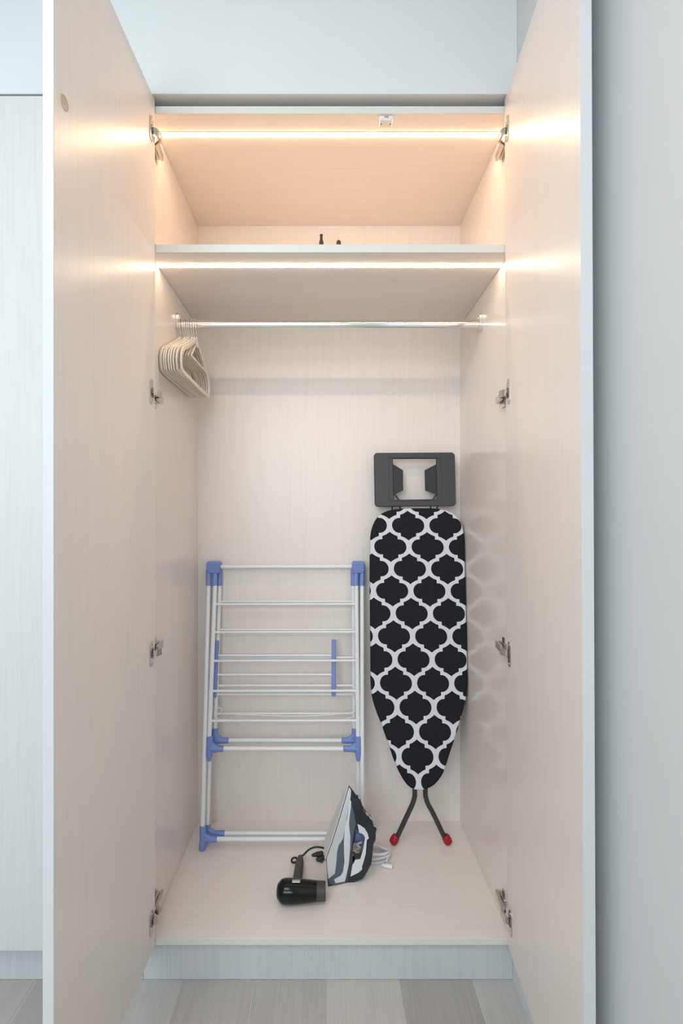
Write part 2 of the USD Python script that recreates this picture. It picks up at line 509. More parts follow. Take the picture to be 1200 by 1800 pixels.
for side in (-1, 1):
    d = obj('door', door_box(side, 0.001, DW - 0.001, -DT + 0.001, 0, ZD0 + 0.001, ZD1 - 0.001), 'maple_upright', w, smooth=False)
    obj('edge_band', door_box(side, DW - 0.0012, DW, -DT, 0.0, ZD0, ZD1, 0.0004), 'edge_band', d, smooth=False, label='pale grey edging of the door')
    obj('outer_face', door_box(side, 0, DW - 0.0012, -DT - 0.0006, -DT + 0.001, ZD0, ZD1, 0.0002), 'pale_exterior', d, smooth=False, label='whitish wood-grain outer face')
    # round cap high up near the closing edge: dished disc with a rim
    px = 113 if side < 0 else 1015
    o, a, n, k = DF[side]
    c = ray_plane(px, 180.5, o, n)
    obj('screw_cap', lathe([(-0.004, 0.0140), (0.0004, 0.0140), (0.0012, 0.0132), (0.0012, 0.0118), (0.0002, 0.0105), (0.0003, 0.003), (0.0012, 0.0022), (0.0012, 0.0005)], c, n, 36), 'cap_tan', d, label='round tan cap')

# concealed hinges: cup flange on the door, arm, mounting plate on the side
HZ = [2.400, 1.672, 0.944, 0.199]
for side in (-1, 1):
    for hi, z in enumerate(HZ):
        h = holder('hinge', w)
        o, a, n, k = DF[side]
        q = lambda s, d, zz: on_door(side, s, d, zz)
        # flange: stadium plate
        st = LineString([(0.030, z - 0.0225), (0.030, z + 0.0225)]).buffer(0.0125, quad_segs=8)
        pl = bevel_plate(st, 0.0022, 0.0005)
        m = place(pl, o, a, k, n)
        if m.volume < 0:
            m.invert()
        obj('cup_flange', m, 'nickel', h)
        cup = lathe([(-0.009, 0.0115), (0.0030, 0.0115), (0.0034, 0.0108), (0.0024, 0.0098), (-0.006, 0.009), (-0.006, 0.001)], q(0.0265, 0, z), n, 28)
        obj('cup', cup, 'dark_steel', h, label='dark recessed hinge cup')
        for dz in (-0.026, 0.026):
            obj('screw', lathe([(0.0005, 0.0036), (0.0030, 0.0034), (0.0036, 0.0022), (0.0030, 0.0010), (0.0030, 0.0004)], q(0.030, 0, z + dz), n, 14), 'nickel', h)
        # arm: bent strap from the cup round to the side panel
        fx = XL if side < 0 else XR
        s = -side
        p0 = q(0.024, 0.003, z)
        path = curve([p0, q(0.016, 0.011, z), q(-0.004, 0.0135, z), np.array([fx + s * 0.019, 0.022, z]), np.array([fx + s * 0.016, 0.050, z]), np.array([fx + s * 0.0135, 0.082, z])], 6)
        V, F = [], []
        tg = np.gradient(path, axis=0)
        tg /= np.linalg.norm(tg, axis=1, keepdims=True)
        for i, (p, t) in enumerate(zip(path, tg)):
            nn = np.cross(t, EZ)
            hw = 0.0080 + 0.0015 * min(1, i / 12)
            hh = 0.0022 + 0.0018 * (i > 10)
            for u, v in ((-1, -1), (1, -1), (1, 1), (-1, 1)):
                V.append(p + nn * hh * u + EZ * hw * v)
        for i in range(len(path) - 1):
            for kk in range(4):
                a0, a1 = i * 4 + kk, i * 4 + (kk + 1) % 4
                F += [(a0, a1, a1 + 4), (a0, a1 + 4, a0 + 4)]
        e = len(V) - 4
        F += [(0, 2, 1), (0, 3, 2), (e, e + 1, e + 2), (e, e + 2, e + 3)]
        m = trimesh.Trimesh(np.array(V), np.array(F), process=False)
        if m.volume < 0:
            m.invert()
        obj('arm', m, 'nickel', h, smooth=25)
        link = tube(curve([q(0.026, 0.002, z - 0.004), q(0.012, 0.010, z - 0.006), q(-0.004, 0.012, z - 0.007), np.array([fx + s * 0.010, 0.020, z - 0.007])], 5), 0.0028, 8)
        obj('link', link, 'dark_steel', h)
        xa, xb = sorted((fx, fx + s * 0.0085))
        mp = join(cbox(xa, xb, 0.036, 0.078, z - 0.0110, z + 0.0110, 0.0015), cbox(*sorted((fx, fx + s * 0.003)), 0.046, 0.066, z - 0.026, z + 0.026, 0.001))
        obj('mounting_plate', mp, 'nickel', h, smooth=25)
        for yy in (0.052, 0.072):
            obj('screw', lathe([(0.0, 0.0036), (0.0020, 0.0034), (0.0026, 0.0022), (0.0018, 0.0010), (0.0018, 0.0004)], (fx + s * (0.0172 if yy < 0.06 else 0.0155), yy, z), (s, 0, 0), 14), 'dark_steel', h)

# door sensor under the top board
c = P(678, 208, 0.020)
ds = holder('door_sensor', w, 'small white sensor box under the top board')
sx = c[0]
obj('housing', cbox(sx - 0.0195, sx + 0.0195, 0.004, 0.036, ZT - 0.0135, ZT, 0.003), 'white_plastic', ds, smooth=25)
obj('lens', cbox(sx - 0.006, sx + 0.006, 0.0028, 0.0045, ZT - 0.009, ZT - 0.003, 0.0008), 'clear_button', ds)
for dx in (-0.0125, 0.0125):
    obj('screw', lathe([(-0.001, 0.0022), (0.0006, 0.0020), (0.0008, 0.0010), (0.0003, 0.0004)], (sx + dx, 0.021, ZT - 0.0135), (0, 0, -1), 12), 'screw_dark', ds)

# hanging rail: oval tube in two end sockets
YR, ZR = 0.275, 1.9752
rail = holder('hanging_rail', w, 'chrome oval hanging rail')
ov = Polygon([(0.0075 * math.cos(t), 0.0135 * math.sin(t)) for t in np.linspace(0, 2 * np.pi, 28, endpoint=False)])
m = trimesh.creation.extrude_polygon(ov, XR - XL - 0.006, engine='earcut')
obj('tube', place(m, (XL + 0.003, YR, ZR), EY, EZ, EX), 'chrome', rail, smooth=40)
for fx, s in ((XL, 1), (XR, -1)):
    ring = Polygon([(0.012 * math.cos(t), 0.0185 * math.sin(t)) for t in np.linspace(0, 2 * np.pi, 28, endpoint=False)]).union(shapely.box(-0.012, 0.0, 0.012, 0.026)).difference(ov.buffer(0.0004).union(shapely.box(-0.0079, 0, 0.0079, 0.04)))
    m = bevel_plate(ring, 0.012, 0.001)
    m = place(m, (fx + (0 if s > 0 else -0.012), YR, ZR), EY, EZ, EX)
    obj('end_socket', m, 'chrome', rail, smooth=30)
    obj('screw', lathe([(0, 0.004), (0.003, 0.0038), (0.004, 0.002)], (fx, YR, ZR + 0.033), (s, 0, 0), 14), 'nickel', rail)

# ------------------------------------------------------------------ the closed wardrobe at the left
w2 = thing('wardrobe', 'closed wardrobe with whitish wood-grain door at the left edge of the photo', 'wardrobe', (-0.80, 0, 0))
obj('side_panel', cbox(XL - 0.018 - 0.0185, XL - 0.0185, 0.0, YB + 0.01, 0.10, 2.489), 'maple_upright', w2, smooth=False)
xd = XL - 0.0205
for k in range(3):
    x1 = xd - k * 0.515
    obj('door', cbox(x1 - 0.512, x1 - 0.0015, -0.0200, -0.0010, 0.1107, 2.5025, 0.001), 'pale_exterior', w2, smooth=False)
obj('plinth', cbox(LEFT_X + 0.1, XL - 0.019, 0.0136, 0.030, 0.0005, 0.1100), 'pale_plinth', w2, smooth=False)
obj('body', cbox(LEFT_X + 0.1, XL - 0.038, 0.001, YB + 0.01, 0.1107, 2.489), 'maple_upright', w2, smooth=False)

# ------------------------------------------------------------------ two black pegs on the upper shelf
for px, top, tall, lab in ((564.5, 411.5, True, 'tall black peg with pale tip standing on the upper shelf'), (595, 422.5, False, 'short black peg with pale tip on the upper shelf, right of the taller peg')):
    b = P(px, 431, 0.026)
    zt = P(px, top, 0.026)[2]
    hgt = zt - ZS1
    pg = thing('peg', lab, 'peg', (b[0], 0.026, ZS1))
    if tall:
        prof = [(0, 0.0066), (hgt - 0.0265, 0.0066), (hgt - 0.021, 0.0060), (hgt - 0.018, 0.0042), (hgt - 0.006, 0.0037), (hgt - 0.005, 0.0046), (hgt - 0.002, 0.0044), (hgt - 0.0006, 0.0030)]
    else:
        prof = [(0, 0.0066), (hgt - 0.008, 0.0066), (hgt - 0.004, 0.0062), (hgt - 0.0012, 0.0045)]
    obj('shaft', lathe(prof, (b[0], 0.026, ZS1), EZ, 24), 'peg_dark', pg)
    obj('tip', lathe([(hgt - 0.004, 0.0030), (hgt - 0.0008, 0.0030), (hgt, 0.0020), (hgt + 0.0004, 0.0006)], (b[0], 0.026, ZS1), EZ, 20), 'peg_tip', pg, label='pale shiny tip')

# ------------------------------------------------------------------ clothes hangers
half = [(0.0, -0.060), (0.055, -0.084), (0.110, -0.112), (0.150, -0.131), (0.172, -0.147), (0.182, -0.170), (0.178, -0.192), (0.160, -0.205), (0.06, -0.2075)]
loop = half + [(-x, z) for x, z in half[::-1] if x > 0]
cen = curve(loop, 6, closed=True)
body = LineString(np.vstack([cen, cen[:1]])).buffer(0.0068, quad_segs=4)
body = body.union(LineString([(-0.022, -0.082), (-0.070, -0.128), (0.124, -0.126)]).buffer(0.0042)).union(shapely.box(-0.009, -0.076, 0.009, -0.052).buffer(0.003))
hanger_mesh = place(bevel_plate(body, 0.0048, 0.0014), (-0.0024, 0, 0), EY, EZ, EX)
hook_path = curve([(0, 0, -0.058), (0, 0.0, -0.043), (0, -0.008, -0.030), (0, -0.0145, -0.014), (0, -0.0135, 0.006), (0, -0.006, 0.0155), (0, 0.0035, 0.0160), (0, 0.012, 0.009), (0, 0.0150, -0.004), (0, 0.0155, -0.014)], 6)
hook_mesh = join(tube(hook_path, 0.0013, 8), lathe([(0, 0.0026), (0.008, 0.0024), (0.009, 0.0014)], (0, 0, -0.060), EZ, 12))
NH = 9
ordinal = ['leftmost', 'second from the left', 'third from the left', 'fourth from the left', 'middle one', 'fourth from the right', 'third from the right', 'second from the right', 'rightmost']
hook_px = [314.6, 317.6, 323.4, 326.6, 329.8, 333.0, 337.6, 341.6, 345.6]
near_px = [283.0, 285.0, 289.0, 292.5, 297.5, 301.5, 306.0, 311.5, 319.0]
hx = [(p - VPX) / FPX * (D0 + YR) for p in hook_px]
nx_ = [(p - VPX) / FPX * (D0 + YR - 0.178) for p in near_px]
proto = None
for i in range(NH):
    lab = f'cream velvet clothes hanger, {ordinal[i]} of the nine hanging on the chrome rail' if i != 4 else 'cream velvet clothes hanger, fifth and middle of the nine hanging on the chrome rail'
    yaw = math.degrees(math.asin((nx_[i] - hx[i]) / 0.178))
    h = thing('clothes_hanger', lab, 'hanger', (hx[i], YR, ZR + 0.0005 * (i % 2)), rot=(0, 0, yaw), group='cream hangers bunched at the left end of the rail')
    if proto is None:
        proto = h
        obj('frame', hanger_mesh, 'hanger_cream', h, local=True, smooth=40)
        obj('hook', hook_mesh, 'chrome', h, local=True, label='thin metal hook')
    else:
        h.GetReferences().AddInternalReference(proto.GetPath())
        h.SetInstanceable(True)

# ------------------------------------------------------------------ drying rack
def lean(px, py, y0, slope):
    """point on the plane y = y0 + slope * (z - 0.13)"""
    r = np.array([0, 1.0, -slope])
    return ray_plane(px, py, (0, y0, 0.13), r)


F = lambda px, py: lean(px, py, 0.383, 0.1404)
B = lambda px, py: lean(px, py, 0.431, 0.1152)
S = lambda px, py: lean(px, py, 0.412, 0.128)
rk = thing('drying_rack', 'folded white clothes drying rack with blue plastic corners leaning on the wardrobe back', 'drying rack', (-0.16, 0.40, ZF))
R1, R2 = 0.0082, 0.0048
line = lambda a, b, n=2: np.array([a + (b - a) * t for t in np.linspace(0, 1, n)])


def up_to(pt, z, a):
    """extend the line a->pt to height z"""
    return a + (pt - a) * ((z - a[2]) / (pt[2] - a[2]))


# front leg frame
fl0, fl1 = F(366.5, 1024), up_to(F(356, 1460), ZF + 0.012, F(366.5, 1024))
fr0, fr1 = F(636.3, 1022), up_to(F(636.5, 1460), ZF + 0.012, F(636.3, 1022))
obj('leg', tube(line(fl0, fl1), R1), 'white_tube', rk)
obj('leg', tube(line(fr0, fr1), R1), 'white_tube', rk)
cl, cr = F(357, 1475), F(636.5, 1475)
obj('foot_bar', tube(line(cl, cr), R1), 'white_tube', rk)
for c0, s, top, bot in ((cl, 1, fl0, fl1), (cr, -1, fr0, fr1)):
    a = up_to(top, c0[2] + 0.041, bot)
    zb = np.array([bot[0], bot[1] - 0.001, ZF + 0.0075])
    m = join(tube(np.vstack([a, c0, zb]), [0.0112, 0.0125, 0.0118]), tube(line(c0, c0 + np.array([s * 0.046, 0, 0])), [0.0122, 0.0112]), tube(curve([a * 0.35 + c0 * 0.65 + [s * 0.004, 0, 0], c0 + [s * 0.012, 0, 0.008], c0 + [s * 0.03, 0, 0.001]], 4), 0.0095))
    obj('foot_connector', m, 'blue_plastic', rk)
# rear leg frame
bl0, br0 = B(377.5, 1024), B(627, 1022)
bl1, br1 = up_to(B(364.5, 1452), ZF + 0.010, bl0), up_to(B(630, 1452), ZF + 0.010, br0)
obj('leg', tube(line(bl0, bl1), R1), 'white_tube', rk)
obj('leg', tube(line(br0, br1), R1), 'white_tube', rk)
cl2, cr2 = B(364.5, 1465), B(630, 1465)
obj('foot_bar', tube(line(cl2, cr2), R1), 'white_tube', rk)
for c0, s, top, bot in ((cl2, 1, bl0, bl1), (cr2, -1, br0, br1)):
    a = up_to(top, c0[2] + 0.028, bot)
    m = join(tube(np.vstack([a, c0, [bot[0], bot[1], ZF + 0.007]]), [0.0108, 0.0118, 0.0112]), tube(line(c0, c0 + np.array([s * 0.060, 0, 0])), [0.0115, 0.0108]), tube(curve([a * 0.5 + c0 * 0.5, c0 + [s * 0.010, 0, 0.010], c0 + [s * 0.026, 0, 0.002]], 4), 0.009))
    obj('foot_connector', m, 'blue_plastic', rk)
# front and rear wings
def wing(fn, lt, lb, rt, rb, bar, xl, xr, r):
    l0, l1, r0, r1 = fn(*lt), fn(*lb), fn(*rt), fn(*rb)
    obj('wing_tube', tube(line(l0, l1), r), 'white_tube', rk)
    obj('wing_tube', tube(line(r0, r1), r), 'white_tube', rk)
    a, b = fn(xl[0], bar), fn(xr[0], bar)
    obj('wing_bar', tube(line(a, b), r), 'white_tube', rk)
    for c0, p1, p0, s, xe in ((a, l1, l0, 1, xl[1]), (b, r1, r0, -1, xr[1])):
        e = fn(xe, bar)
        dv = (p1 - p0) / np.linalg.norm(p1 - p0)
        tip = c0 + dv * 0.040
        m = join(tube(np.vstack([c0 - dv * 0.040, c0, c0 + dv * 0.022, tip]), [0.0114, 0.0124, 0.0112, 0.0072]), tube(line(c0, e), [0.0124, 0.0112]),
                 tube(curve([c0 - dv * 0.024, c0 - dv * 0.011 + [s * 0.011, 0, 0], c0 + [s * 0.028, 0, 0.001]], 4), 0.0098))
        obj('wing_connector', m, 'blue_plastic', rk)


wing(F, (378, 1024), (367.8, 1300), (626, 1022), (629, 1298), 1316, (368.3, 391), (629.3, 605), R1)
wing(B, (386, 1024), (377.8, 1290), (620.5, 1022), (623, 1290), 1301.5, (377.5, 400), (623.5, 602), 0.0078)
for py in (1062.5, 1111.5, 1161.8, 1214.8, 1267.2):
    t = (py - 1024) / 276
    obj('rung', tube(line(F(378 - 10 * t, py), F(626 + 3 * t, py - 0.8)), R2, 10), 'white_tube', rk)
for py in (1057.5, 1107.0, 1156.2, 1205.4, 1254.6):
    t = (py - 1024) / 276
    obj('rung', tube(line(B(386 - 8 * t, py), B(620.5 + 2.5 * t, py - 0.5)), 0.0046, 10), 'white_tube', rk)
# little inner shelf with blue end bars
for xa, xb, y0, y1 in ((381.2, 376.8, 1126, 1225), (586.4, 586.2, 1124.5, 1223.5)):
    a, b = S(xa, y0), S(xb, y1)
    dv = (b - a) / np.linalg.norm(b - a)
    nx = np.cross(dv, EX)
    nx /= np.linalg.norm(nx)
    bar = trimesh.convex.convex_hull(np.array([p + EX * 0.0082 * u + nx * 0.006 * v for p in (a, b) for u, v in ((-1, -.7), (-.7, -1), (.7, -1), (1, -.7), (1, .7), (.7, 1), (-.7, 1), (-1, .7))]))
    obj('shelf_bar', bar, 'blue_plastic', rk, smooth=25, label='blue end bar of the inner shelf')
for py, xe in ((1152.5, 586), (1186, 586), (1220.8, 624)):
    obj('rung', tube(line(S(380 - (py - 1152) * 0.04, py), S(xe, py - 0.5)), 0.0044, 10), 'white_tube', rk)
M_ = lambda px, py: lean(px, py, 0.405, 0.132)
obj('support_wire', tube(curve([M_(379, 1249), M_(384, 1244), M_(389.5, 1247), M_(389, 1254), M_(400, 1255), M_(500, 1258.5), M_(560, 1257.5), M_(618, 1252.5), M_(623, 1247)], 6), 0.0021, 8), 'white_wire', rk)
obj('support_wire', tube(curve([M_(377, 1256), M_(379, 1262.5), M_(395, 1264.5), M_(440, 1268.5), M_(520, 1270.5), M_(585, 1267.5), M_(619, 1260.5), M_(623, 1253)], 6), 0.0021, 8), 'white_wire', rk)
# hinge hubs on top and the top bar
ta, tb = F(383, 996.5), F(622, 995.5)
tb[1] = ta[1] = 0.536
obj('top_bar', tube(line(P(380, 996.5, 0.536), P(626, 995.5, 0.536)), R1), 'white_tube', rk)
for x0, x1, tubes in ((364.2, 386.8, (366.6, 377.8, 386)), (618.8, 640.2, (625.8, 636.4, 620.8))):
    a, b = P(x0, 987, 0.523), P(x1, 1007.5, 0.523)
    hub = [cbox(a[0], b[0], 0.507, 0.553, b[2], a[2], 0.0045)]
    for k in range(3):
        zz = a[2] - 0.011 - 0.0095 * k
        hub.append(cbox(a[0] - 0.0012, b[0] + 0.0012, 0.5056, 0.5544, zz - 0.0026, zz + 0.0026, 0.0012))
    for k, tx in enumerate(tubes):
        fn = F if k < 2 else B
        p, q = fn(tx, 1003), fn(tx - 0.3, 1028)
        hub.append(tube(line(p, q), 0.0102, 14))
    obj('hinge_hub', join(*hub), 'blue_plastic', rk, smooth=30)

# ------------------------------------------------------------------ ironing board
Pt, Pb = P(733, 893, 0.484), P(737, 1390, 0.398)
bv = (Pt - Pb) / np.linalg.norm(Pt - Pb)
bu = EX - bv * bv[0]
bu /= np.linalg.norm(bu)
bw = np.cross(bu, bv)             # towards the camera
bw = bw if bw[1] < 0 else -bw


def board(px, py, d=0.0):
    p = ray_plane(px, py, Pb + bw * d, bw) - Pb
    return np.array([np.dot(p, bu), np.dot(p, bv)])


def bplace(m, d=0.0):
    m = place(m, Pb + bw * d, bu, bv, bw)
    if m.volume < 0:
        m.invert()
    return m


ib = thing('ironing_board', 'ironing board with black and white trellis cover standing narrow end down on red-capped legs', 'ironing board', (Pb[0], 0.42, ZF))
outline = [(650, 985), (650.3, 955), (653, 932), (660, 914), (671, 902.5), (688, 896), (712, 893.4), (740, 893), (766, 893.6), (790, 898.5), (803, 907), (811.5, 920), (815.8, 937), (817.3, 960), (818, 1000), (819.5, 1060), (821, 1120), (822, 1180), (822.3, 1204), (820, 1227),
           (813, 1254), (804, 1287), (791.5, 1323.7), (783, 1351), (776, 1366), (763, 1381.5), (748, 1389), (737, 1390.3), (728, 1389), (717.5, 1382.5), (706.7, 1368), (694.8, 1343.5), (685, 1316), (671, 1276), (660, 1247.5), (653.8, 1224.5), (651.8, 1200), (651.2, 1150), (650.6, 1080), (650, 1030)]
cover_poly = Polygon(curve([board(*p) for p in outline], 4, closed=True))
cover_poly = cover_poly if cover_poly.exterior.is_ccw else Polygon(np.array(cover_poly.exterior.coords)[::-1])
TH = 0.020
rnd = lambda d: 0.008 * (1 - np.sqrt(np.clip(1 - np.clip((0.009 - d) / 0.009, 0, 1) ** 2, 0, 1)))
cm, cxy, cd, cn = pillow(cover_poly, lambda xy, d: -rnd(d) + 0.0006 * (meshkit.noise(np.c_[xy * 14, 0 * d]) - 0.5), lambda xy, d: np.full(len(xy), -TH), step=0.0022, edge=0.0018)
# trellis print: distance to the rim of the nearest dark quatrefoil
A0 = board(717.4, 924)
cells_x = np.linalg.norm(board(783, 923) - A0) / 2
rows_px = [(717.4, 924), (718.5, 961.5), (720.0, 1000), (721.5, 1038.5), (723.2, 1077.5), (724.6, 1118), (726.6, 1160), (728.2, 1201.5), (730.2, 1243.8), (733.4 - 0.6, 1286.5), (733.2, 1331), (735, 1374)]
rb = np.array([board(*p) for p in rows_px])
ky = np.polyfit(rb[:, 1], np.arange(12), 2)       # row number as a function of height
kx = np.polyfit(rb[:, 1], rb[:, 0], 1)            # slant of the columns
wide = np.polyfit([board(717.4, 924)[1], board(733, 1331)[1]], [np.linalg.norm(board(783, 923) - board(717.4, 924)) / 2, np.linalg.norm(board(797, 1331) - board(732, 1331)) / 2], 1)
q = [(0.0, 27.4), (3.5, 24.6), (8.0, 21.8), (13.4, 19.7), (13.4, 13.9), (18.4, 13.6), (22.6, 11.6), (25.8, 8.2), (27.7, 4.2), (28.3, 0.0)]
q = [(x / 32.75, y / 39.3) for x, y in q]
ring = q + [(x, -y) for x, y in q[::-1][1:]] + [(-x, -y) for x, y in q[1:]] + [(-x, y) for x, y in q[::-1][1:-1]]
pats = [Polygon(ring)]
allxy = np.vstack([cxy, cxy])
row = np.polyval(ky, allxy[:, 1])
col = (allxy[:, 0] - np.polyval(kx, allxy[:, 1])) / np.polyval(wide, allxy[:, 1])
best = np.full(len(allxy), 9.0)
for par in (0, 1):
    rr, cc = (row - par) / 2, (col - par) / 2
    lx, ly = (cc - np.round(cc)) * 2, (rr - np.round(rr)) * 2
    pt = shapely.points(lx * 0.068, ly * 0.083)
    pg = Polygon([(x * 0.068, y * 0.083) for x, y in ring])
    sd = shapely.distance(pg.exterior, pt) * np.where(shapely.contains(pg, pt), -1, 1)
    best = np.minimum(best, sd)
cv = bplace(cm)
obj('cover', cv, 'trellis_cover', ib, label='black cotton cover printed with a white trellis', primvar=('trellis', best))
obj('board_panel', bplace(bevel_plate(cover_poly.buffer(-0.006), 0.006, 0.001), -TH - 0.0062), 'black_tube', ib)
# iron rest: moulded frame, opening, two side flaps, rods
dR = -0.006
fo = rounded([board(656.8, 796, dR), board(799.2, 795, dR), board(801.2, 889.3, dR), board(658.6, 890.8, dR)], 0.014)
ho = rounded([board(690.2, 806.2, dR), board(766.8, 806, dR), board(767.6, 877.4, dR), board(692, 878.4, dR)], 0.004)
rest = holder('iron_rest', ib, 'charcoal plastic iron rest')
obj('frame', bplace(bevel_plate(fo.difference(ho), 0.012, 0.0022), dR - 0.012), 'charcoal_plastic', rest, smooth=30)
lip = rounded([board(682, 803.4, dR), board(775.5, 803, dR), board(776.8, 880.6, dR), board(683, 881.4, dR)], 0.007)
obj('lip', bplace(bevel_plate(lip.difference(lip.buffer(-0.0035)), 0.002, 0.0006), dR - 0.0004), 'charcoal_plastic', rest, smooth=30)
dF = dR - 0.006
for pts in ([(689, 816), (692.5, 816.8), (708, 826.5), (708.2, 862), (693, 869), (689, 869)], [(768.5, 815.5), (765.5, 816.5), (746.2, 826.5), (747, 862), (767, 868.6), (769.5, 868.6)]):
    pg = Polygon([board(x, y, dF) for x, y in pts])
    obj('flap', bplace(bevel_plate(pg, 0.004, 0.0012), dF - 0.004), 'black_plastic', rest, smooth=25)
dP = dR - 0.008
for x0, x1 in ((688.8, 689.5), (702.5, 703.5), (756.8, 757), (768.6, 769)):
    a, b = board(x0, 881, dP), board(x1, 902, dP - 0.004)
    obj('rod', tube(line(Pb + bu * a[0] + bv * a[1] + bw * dP, Pb + bu * b[0] + bv * b[1] + bw * (dP - 0.012)), 0.0028, 10), 'black_tube', rest)
for x0, x1 in ((692.6, 700.8), (767.2, 760.2)):
    a, b = board(x0, 868, dP), board(x1, 879, dP)
    obj('rod', tube(line(Pb + bu * a[0] + bv * a[1] + bw * dP, Pb + bu * b[0] + bv * b[1] + bw * dP), 0.0034, 10), 'black_tube', rest)
# the folded rear stand: a tube frame behind the board that rests against the wardrobe back
dS = -TH - 0.038
q4 = []
for x, y in ((694, 1310), (690, 1180), (688, 1000), (690, 948), (700, 936), (768, 936), (778, 948), (780, 1000), (780, 1180), (778, 1310)):
    a = board(x, y, dS)
    q4.append(Pb + bu * a[0] + bv * a[1] + bw * dS)
obj('rear_stand', tube(curve(q4, 5), 0.0088, 12), 'black_tube', ib)
a = board(735, 1120, -TH - 0.02)
obj('hinge_bracket', bplace(bevel_plate(shapely.box(a[0] - 0.045, a[1] - 0.03, a[0] + 0.045, a[1] + 0.03), 0.026, 0.003), -TH - 0.032), 'dark_steel', ib)
# the bent legs that end in red caps
dL = -TH - 0.015
for pts, cap in (([(728.6, 1150), (728.6, 1300), (728.7, 1389), (728.0, 1402), (724.3, 1414), (716.5, 1431), (696.5, 1474)], (692.8, 1481)), ([(747.2, 1150), (747.2, 1300), (747.3, 1389), (748.4, 1402), (752.4, 1414), (761.5, 1431), (782, 1474)], (785.6, 1480))):
    w3 = []
    for x, y in pts + [cap]:
        a = board(x, y, dL)
        w3.append(Pb + bu * a[0] + bv * a[1] + bw * dL)
    w3 = np.array(w3)
    lg = obj('leg', tube(curve(w3, 6), 0.0088, 14), 'black_tube', ib)
    dv = (w3[-1] - w3[-2]) / np.linalg.norm(w3[-1] - w3[-2])
    c0 = w3[-1] - dv * 0.017
    prof = [(0, 0.0100), (0.002, 0.0125), (0.008, 0.0146), (0.020, 0.0152), (0.028, 0.0140), (0.032, 0.0105), (0.0335, 0.004)]
    cap_m = lathe(prof, c0, dv, 24)
    v = cap_m.vertices - c0
    ang = np.arctan2(np.dot(v, bw), np.dot(v, np.cross(dv, bw)))
    rad = v - np.outer(v @ dv, dv)
    cap_m.vertices = c0 + np.outer(v @ dv, dv) + rad * (1 + 0.035 * np.cos(8 * ang))[:, None]
    dz = ZF + 0.0003 - cap_m.bounds[0][2]
    cap_m.apply_translation([0, 0, dz * 1.0])
    obj('foot_cap', cap_m, 'red_rubber', lg, label='red rubber foot cap')

# ------------------------------------------------------------------ steam iron standing on its heel
YI, PHI = 0.236, math.radians(2)
ia = np.array([math.cos(PHI), math.sin(PHI), 0])      # towards the handle
inn = np.array([math.sin(PHI), -math.cos(PHI), 0])    # towards the camera
I0 = P(600, 1500, YI)


def iron_plane(px, py, r):
    p = ray_plane(px, py, I0 + inn * r, inn) - I0
    return np.array([np.dot(p, ia), p[2]])


tipp = iron_plane(612.7, 1380, 0.0)
heel = iron_plane(572.6, 1508.8, 0.0440)
sd_ = (heel - tipp) / np.linalg.norm(heel - tipp)
sq = np.array([-sd_[1], sd_[0]])
sq = sq if sq[0] > 0 else -sq
SL = float(np.linalg.norm(heel - tipp)) + 0.004


def half_width(xy):
    v = np.atleast_2d(xy) - tipp
    t = np.clip(v @ sd_ / SL, 0.0, 1.0)
    qn = np.clip(v @ sq, 0, 0.2)
    wv = 0.044 * np.clip(t / 0.72, 0, 1) ** 0.72
    top = 0.0165 * np.clip(t / 0.16, 0.15, 1)
    return np.maximum(top + (wv - top) * (1 - np.clip(qn / 0.095, 0, 1) ** 1.1), 0.0022)


def on_iron(px, py, extra=0.0):
    r = 0.0
    for _ in range(12):
        xy = iron_plane(px, py, r)
        r = 0.5 * r + 0.5 * (float(half_width(xy)[0]) + extra)
    return iron_plane(px, py, r)


def iron_part(pts, extra=0.0, hole=None, step=0.004, rounding=0.0, qmin=0.0004):
    g = Polygon([on_iron(*p) for p in pts]).buffer(0)
    if hole is not None:
        g = g.difference(Polygon([on_iron(*p) for p in hole]))
    g = g.intersection(shapely.box(-1, ZF - I0[2] + 0.0004, 1, 1))
    far = [tipp - sd_ * 0.5, tipp + sd_ * 0.8, tipp + sd_ * 0.8 + sq * 0.5, tipp - sd_ * 0.5 + sq * 0.5]
    g = g.intersection(Polygon([p + sq * qmin for p in far]))
    if rounding:
        g = g.buffer(-rounding).buffer(rounding)
    if g.geom_type != 'Polygon':
        g = max(g.geoms, key=lambda k: k.area)
    bev = lambda d: 0.0022 * (1 - np.sqrt(np.clip(1 - np.clip((0.003 - d) / 0.003, 0, 1) ** 2, 0, 1))) * (1 if extra <= 0 else 0.15)
    f = lambda xy, d: np.maximum(half_width(xy) + extra - bev(d), 0.0008)
    m, *_ = pillow(g, f, lambda xy, d: -f(xy, d), step=step, edge=0.0025)
    m = place(m, I0, ia, EZ, inn)
    if m.volume < 0:
        m.invert()
    return m


ir = thing('steam_iron', 'grey and navy steam iron standing on its heel with the tip up', 'iron', (I0[0], YI, ZF))
hole = [(626.3, 1458), (630.5, 1464), (637, 1466), (641, 1472), (638.6, 1487), (636, 1499), (632.5, 1510), (623.5, 1511), (621.5, 1517), (619.5, 1512), (619, 1500), (620, 1488), (624, 1475), (624.3, 1463)]
sil = [(612.7, 1381), (617.7, 1388), (626, 1402), (630, 1404), (635, 1413), (637.5, 1422), (640, 1429), (648, 1438), (654, 1444), (656, 1452), (660.5, 1461), (660, 1478), (656.3, 1484), (654.5, 1503), (652.6, 1519.6), (648, 1528), (641.5, 1540), (636, 1546.6), (622, 1551.5), (607.6, 1555.5), (602, 1561), (576.5, 1561), (575.5, 1545), (573.4, 1520), (573.0, 1508.6), (584.5, 1463), (598, 1421)]
obj('body', iron_part(sil, 0.0, hole), 'iron_navy', ir, smooth=40)
